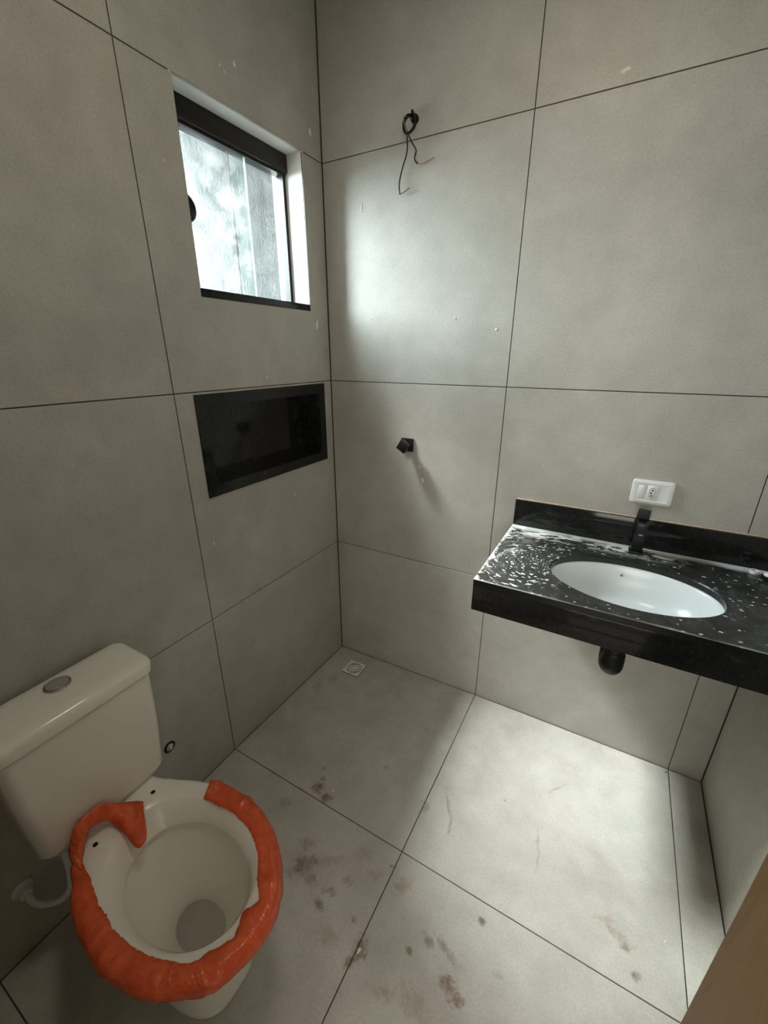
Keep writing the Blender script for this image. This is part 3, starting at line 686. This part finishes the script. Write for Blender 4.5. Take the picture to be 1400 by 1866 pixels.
obj('dark_well_plate', bm, 'dark', fd)  # solid dark plate in place of the shaded well
reparent(fd)

# capped water outlet low on the left wall
wo = thing_at('wall_water_outlet', 'capped water outlet stub in the left wall beside the tank', 'pipe fitting', (0.0, -1.041, 0.25))
bm = bmesh.new(); lathe(bm, [(0.021, -0.003), (0.021, 0.0012), (0.014, 0.0012), (0.014, -0.003)], (0, -1.041, 0.271), 'X', 28, False, False); obj('dark_collar', bm, 'dark', wo, True, 40)
bm = bmesh.new(); lathe(bm, [(0.0135, -0.003), (0.0135, 0.004), (0.011, 0.006), (0.005, 0.006)], (0, -1.041, 0.271), 'X', 24); obj('stub', bm, 'chrome', wo, True, 40)
bm = bmesh.new(); box(bm, 0.006, 0.010, -1.0445, -1.0375, 0.264, 0.278, bev=0.0008); obj('plug', bm, 'whiteplastic', wo)
reparent(wo)

# ------------------------------------------------------------------ toilet
TCY = -1.287
to = thing_at('toilet', 'off-white close-coupled ceramic toilet with its tank against the left wall', 'toilet', (0.34, TCY, 0.0))
NR = 96
XM = [0.02, 0.021, 0.026, 0.04, 0.09, 0.13, 0.18, 0.225, 0.27, 0.31, 0.35, 0.385, 0.42]
WM = [0.0, 0.045, 0.075, 0.094, 0.100, 0.102, 0.114, 0.135, 0.157, 0.173, 0.184, 0.189, 0.190]
def rim_w(x):
    if x >= 0.42: return 0.190 * max(0.0, 1 - (abs(x - 0.42) / 0.268) ** 2.15) ** (1 / 2.0)
    for a, b, p, q in zip(XM, XM[1:], WM, WM[1:]):
        if x <= b: return p + (q - p) * (x - a) / (b - a) if b > a else p
    return 0
def ring(z, x0, x1, W, p=2.2):
    out = []
    for k in range(NR):
        th_ = 2 * math.pi * k / NR; t = (1 - math.cos(th_)) / 2; x = x0 + (x1 - x0) * t; sg = 1 if math.sin(th_) >= 0 else -1
        wv = W(0.02 + (0.688 - 0.02) * t) if callable(W) else W * max(0, 1 - abs(2 * t - 1) ** p) ** (1 / p)
        out.append(Vector((x, TCY + sg * wv, z)))
    return out
def mixr(a, b, f, z): return [Vector((p.x + (q.x - p.x) * f, p.y + (q.y - p.y) * f, z)) for p, q in zip(a, b)]
RIMZ = 0.395
rim = ring(RIMZ, 0.02, 0.688, rim_w)
low = ring(0.20, 0.09, 0.545, 0.098, 3.0)
bm = bmesh.new()
R_ = [ring(0.001, 0.10, 0.565, 0.112, 3.2), ring(0.018, 0.10, 0.563, 0.110, 3.2), ring(0.03, 0.105, 0.550, 0.103, 3.2), ring(0.11, 0.105, 0.530, 0.092, 3.0), low,
      mixr(low, rim, 0.30, 0.255), mixr(low, rim, 0.62, 0.305), mixr(low, rim, 0.87, 0.345), mixr(low, rim, 0.97, 0.368), mixr(low, rim, 1.0, 0.382), mixr(low, rim, 0.985, 0.391)]
R_.append([Vector((0.36 + (p.x - 0.36) * 0.972, TCY + (p.y - TCY) * 0.955, RIMZ)) for p in rim])
R_ += [ring(RIMZ, 0.228, 0.640, 0.150, 2.1), ring(RIMZ - 0.004, 0.236, 0.634, 0.144, 2.1), ring(0.352, 0.282, 0.612, 0.121, 2.1), ring(0.346, 0.281, 0.613, 0.121, 2.1), ring(0.342, 0.270, 0.622, 0.131, 2.1),
       ring(0.29, 0.292, 0.606, 0.116, 2.1), ring(0.235, 0.325, 0.580, 0.092, 2.1), ring(0.185, 0.362, 0.545, 0.068, 2.1), ring(0.155, 0.380, 0.520, 0.054, 2.1), ring(0.125, 0.382, 0.500, 0.046, 2.1), ring(0.095, 0.372, 0.480, 0.042, 2.1)]
loft(bm, R_, True, True)
bmesh.ops.remove_doubles(bm, verts=bm.verts, dist=1e-6)
bowl = obj('bowl', bm, 'ceramic', to, True, 55)
for yy in (-1.211, -1.366):
    bm = bmesh.new(); lathe(bm, [(0.0062, -0.004), (0.0062, 0.0006)], (0.205, yy, RIMZ), 'Z', 18); obj('bolt_hole_disc', bm, 'dark', bowl)  # dark disc painted where a bolt hole would be in shade
bm = bmesh.new(); vs_ = [bm.verts.new(p) for p in ring(0.150, 0.3815, 0.5165, 0.0525, 2.1)]; bmesh.ops.remove_doubles(bm, verts=bm.verts, dist=1e-5); bm.faces.new([v for v in bm.verts])
obj('standing_water', bm, 'water', bowl)
TKY = -1.296
bm = bmesh.new()
loft(bm, [rrect(0.100, TKY, 0.050, 0.140, 0.02, 0.398), rrect(0.102, TKY, 0.060, 0.152, 0.03, 0.405), rrect(0.103, TKY, 0.066, 0.160, 0.03, 0.425), rrect(0.105, TKY, 0.072, 0.169, 0.028, 0.60), rrect(0.106, TKY, 0.0755, 0.1725, 0.026, 0.744), rrect(0.106, TKY, 0.070, 0.167, 0.024, 0.7475), rrect(0.106, TKY, 0.070, 0.167, 0.024, 0.754)], True, True)
obj('tank', bm, 'ceramic', to, True, 50)
bm = bmesh.new()
loft(bm, [rrect(0.106, TKY, 0.074, 0.171, 0.024, 0.7505), rrect(0.106, TKY, 0.0805, 0.1775, 0.026, 0.7525), rrect(0.106, TKY, 0.083, 0.180, 0.027, 0.778), rrect(0.106, TKY, 0.080, 0.177, 0.027, 0.787), rrect(0.106, TKY, 0.072, 0.169, 0.024, 0.792), rrect(0.106, TKY, 0.05, 0.14, 0.02, 0.7935)], True, True)
lid = obj('tank_lid', bm, 'ceramic', to, True, 50)
bm = bmesh.new(); lathe(bm, [(0.029, 0.0), (0.029, 0.003), (0.026, 0.0045), (0.0245, 0.003)], (0.078, TKY, 0.793), 'Z', 36, True, True); obj('button_ring', bm, 'chrome', lid, True, 40)
bm = bmesh.new(); lathe(bm, [(0.0245, 0.003), (0.0240, 0.0055), (0.020, 0.0065)], (0.078, TKY, 0.793), 'Z', 36); obj('flush_button', bm, 'greyplastic', lid, True, 40)
reparent(to)

# water hose from the wall to the tank
hz = thing_at('toilet_supply_hose', 'white flexible supply hose between the left wall and the toilet', 'hose', (0.05, -1.46, 0.17))
bm = bmesh.new(); lathe(bm, [(0.024, 0.0006), (0.024, 0.006), (0.016, 0.012), (0.014, 0.030)], (0, -1.486, 0.222), 'X', 24); obj('wall_nut', bm, 'whiteplastic', hz, True, 40)
bm = bmesh.new(); tube(bm, catmull([(0.028, -1.486, 0.222), (0.05, -1.482, 0.200), (0.072, -1.465, 0.187), (0.10, -1.440, 0.196), (0.118, -1.420, 0.235), (0.122, -1.410, 0.31), (0.120, -1.408, 0.398)], 12), 0.008, 12); obj('hose', bm, 'whiteplastic', hz, True)
reparent(hz)

# orange protective film around the rim
fm = thing_at('protective_film', 'torn orange plastic film wrapped around the toilet rim', 'plastic film', (0.42, TCY, 0.33))
inner = [(0.315, -1.131), (0.349, -1.155), (0.404, -1.148), (0.476, -1.144), (0.539, -1.158), (0.581, -1.181), (0.616, -1.219), (0.654, -1.25), (0.636, -1.28), (0.654, -1.321), (0.627, -1.36), (0.609, -1.394), (0.559, -1.414), (0.51, -1.43), (0.446, -1.438), (0.379, -1.433), (0.316, -1.423), (0.275, -1.411), (0.202, -1.399), (0.16, -1.368)]
PC = Vector((0.42, -1.285))
def unwrap(L):
    out = []
    for x, y in L:
        a = math.degrees(math.atan2(y - PC.y, x - PC.x)); 
        if a > 150: a -= 360
        out.append((a, math.hypot(x - PC.x, y - PC.y)))
    return sorted(out, reverse=True)
IN = unwrap(inner)
def inner_r(a):
    if a >= IN[0][0]: return IN[0][1]
    for (a0, r0), (a1, r1) in zip(IN, IN[1:]):
        if a1 <= a <= a0: return r0 + (r1 - r0) * (a0 - a) / (a0 - a1)
    return IN[-1][1]
def rim_r(a):
    d = Vector((math.cos(math.radians(a)), math.sin(math.radians(a)))); lo, hi = 0.0, 0.45
    for _ in range(40):
        m = (lo + hi) / 2; p = PC + d * m
        ins = 0.02 < p.x < 0.688 and abs(p.y - TCY) < rim_w(p.x)
        lo, hi = (m, hi) if ins else (lo, m)
    return lo
bm = bmesh.new(); rows = []; NA = 180; A0, A1 = 119.0, -148.0
rnd = [random.uniform(-1, 1) for _ in range(NA + 1)]
for i in range(NA + 1):
    a = A0 + (A1 - A0) * i / NA; rr = rim_r(a); ri = min(inner_r(a), rr - 0.012)
    wv = 0.7 * math.sin(i * 0.21 + 2 * math.sin(i * 0.07)) + 0.3 * math.sin(i * 0.53 + 1) + 0.10 * rnd[i]; fold = max(0.0, math.sin(i * 0.23 + 1.8 * math.sin(i * 0.061))) ** 10
    d = Vector((math.cos(math.radians(a)), math.sin(math.radians(a)), 0)); c = Vector((PC.x, PC.y, 0))
    hem = 0.318 + 0.010 * math.sin(i * 0.23 + 0.7) + 0.004 * rnd[i]
    if a < -110: hem += (a + 110) / -54 * 0.035
    row = [(rr - 0.020 + 0.003 * wv, hem), (rr + 0.001 + 0.002 * wv, hem + 0.018), (rr + 0.010 + 0.0028 * wv, 0.355), (rr + 0.0125 + 0.0022 * wv + 0.004 * fold, 0.372), (rr + 0.0105 + 0.0018 * wv + 0.003 * fold, 0.388 + 0.0012 * wv),
           (rr + 0.003, 0.3985 + 0.0018 * abs(wv) + 0.004 * fold), (rr - 0.30 * (rr - ri), 0.3995 + 0.0026 * abs(wv) + 0.005 * fold), (rr - 0.65 * (rr - ri), 0.399 + 0.0012 * abs(wv)), (ri + 0.0016 * rnd[i], 0.3975 + 0.0012 * abs(wv))]
    rows.append([bm.verts.new(c + d * r + Vector((0, 0, z))) for r, z in row])
for A, B in zip(rows, rows[1:]):
    for k in range(len(A) - 1): bm.faces.new((A[k], A[k + 1], B[k + 1], B[k]))
o = obj('rim_wrap', bm, 'film', fm, True)
so_ = o.modifiers.new('thickness', 'SOLIDIFY'); so_.thickness = 0.0008; so_.offset = 1
# the loose flap torn back over the hinge deck
edgeA = [(0.222, -1.420, 0.3990), (0.184, -1.412, 0.414), (0.184, -1.391, 0.466), (0.184, -1.366, 0.479), (0.184, -1.324, 0.476), (0.184, -1.305, 0.454), (0.184, -1.285, 0.430), (0.186, -1.263, 0.408), (0.198, -1.251, 0.404), (0.212, -1.243, 0.402)]
edgeB = [(0.240, -1.412, 0.3990), (0.214, -1.399, 0.402), (0.190, -1.368, 0.429), (0.192, -1.354, 0.440), (0.196, -1.326, 0.424), (0.212, -1.319, 0.406), (0.256, -1.317, 0.402), (0.311, -1.320, 0.400), (0.306, -1.293, 0.402), (0.240, -1.264, 0.402)]
bm = bmesh.new(); rows = []; ea = catmull(edgeA, 5); eb = catmull(edgeB, 5)
for i, (p, q) in enumerate(zip(ea, eb)):
    row = []
    for k in range(9):
        t = k / 8; v = p.lerp(q, t); bulge = 4 * t * (1 - t)
        v = v + Vector((0.010, 0, 0.010)) * bulge * (0.5 + 0.5 * math.sin(i * 0.21)) + Vector((0, 0, 0.0022)) * math.sin(i * 0.9 + k * 1.7) * bulge
        if v.x > 0.20: v.z = max(v.z, 0.3995)
        row.append(bm.verts.new(v + Vector((0.0012 * math.sin(i * 2.3), 0, 0)) * (1 if k in (0, 8) else 0)))
    rows.append(row)
for A, B in zip(rows, rows[1:]):
    for k in range(8): bm.faces.new((A[k], A[k + 1], B[k + 1], B[k]))
o = obj('loose_flap', bm, 'film', fm, True)
so_ = o.modifiers.new('thickness', 'SOLIDIFY'); so_.thickness = 0.0008; so_.offset = 1
reparent(fm)

# ------------------------------------------------------------------ door leaf
hinge = Vector((1.655, YF)); tip = Vector((1.432, -1.082))
door = bpy.data.objects.new('door_1', None); COL.objects.link(door); door['kind'] = 'structure'; door['label'] = 'open brown wooden door at the lower right'; door.empty_display_size = 0.05
dl = (tip - hinge).length; ang = math.atan2((tip - hinge).y, (tip - hinge).x)
door.location = (hinge.x, hinge.y, 0); door.rotation_euler = (0, 0, ang)
bm = bmesh.new(); box(bm, 0.0, dl, -0.035, 0.0, 0.008, 2.10, bev=0.002); obj('leaf', bm, 'wood', door)

# ------------------------------------------------------------------ dried render splashes on the tiles
def drips(parent, side, L):
    f = maps[side]
    for u, v, hu, hv, sl in L:
        bm = bmesh.new(); n_ = 14; top = bm.verts.new(f(u, v, 0.0028)); r1 = []; r2 = []
        for k in range(n_):
            a = 2 * math.pi * k / n_; q = 1 + random.uniform(-0.28, 0.28); du, dv = math.cos(a) * hu * q, math.sin(a) * hv * q; du += dv * sl
            r1.append(bm.verts.new(f(u + du * .7, v + dv * .7, 0.0022))); r2.append(bm.verts.new(f(u + du, v + dv, 0.0002)))
        for k in range(n_):
            j = (k + 1) % n_; bm.faces.new((top, r1[k], r1[j])); bm.faces.new((r1[k], r2[k], r2[j], r1[j]))
        obj('render_splash', bm, 'drip', parent, True)
drips(wall_left, 'left', [(-0.065, 2.319, 0.006, 0.012, 0), (-0.081, 1.674, 0.006, 0.020, 0.1), (-0.414, 2.360, 0.005, 0.007, 0), (-0.472, 2.333, 0.003, 0.004, 0), (-0.455, 2.325, 0.003, 0.004, 0), (-0.705, 2.040, 0.002, 0.005, 0), (-0.736, 0.933, 0.003, 0.008, 0), (-0.40, 1.478, 0.004, 0.003, 0), (-0.30, 0.99, 0.003, 0.008, 0)])
drips(wall_back, 'back', [(1.025, 2.279, 0.012, 0.006, 0.6), (0.737, 1.642, 0.005, 0.005, 0), (0.180, 2.078, 0.003, 0.014, 0), (0.470, 1.043, 0.006, 0.012, -0.2), (0.22, 1.693, 0.003, 0.004, 0), (0.579, 1.684, 0.003, 0.003, 0), (0.455, 1.10, 0.003, 0.007, 0)])
drips(floor, 'floor', [(0.80, -1.071, 0.004, 0.008, 0), (1.55, -0.63, 0.004, 0.004, 0), (0.47, -0.735, 0.003, 0.003, 0)])
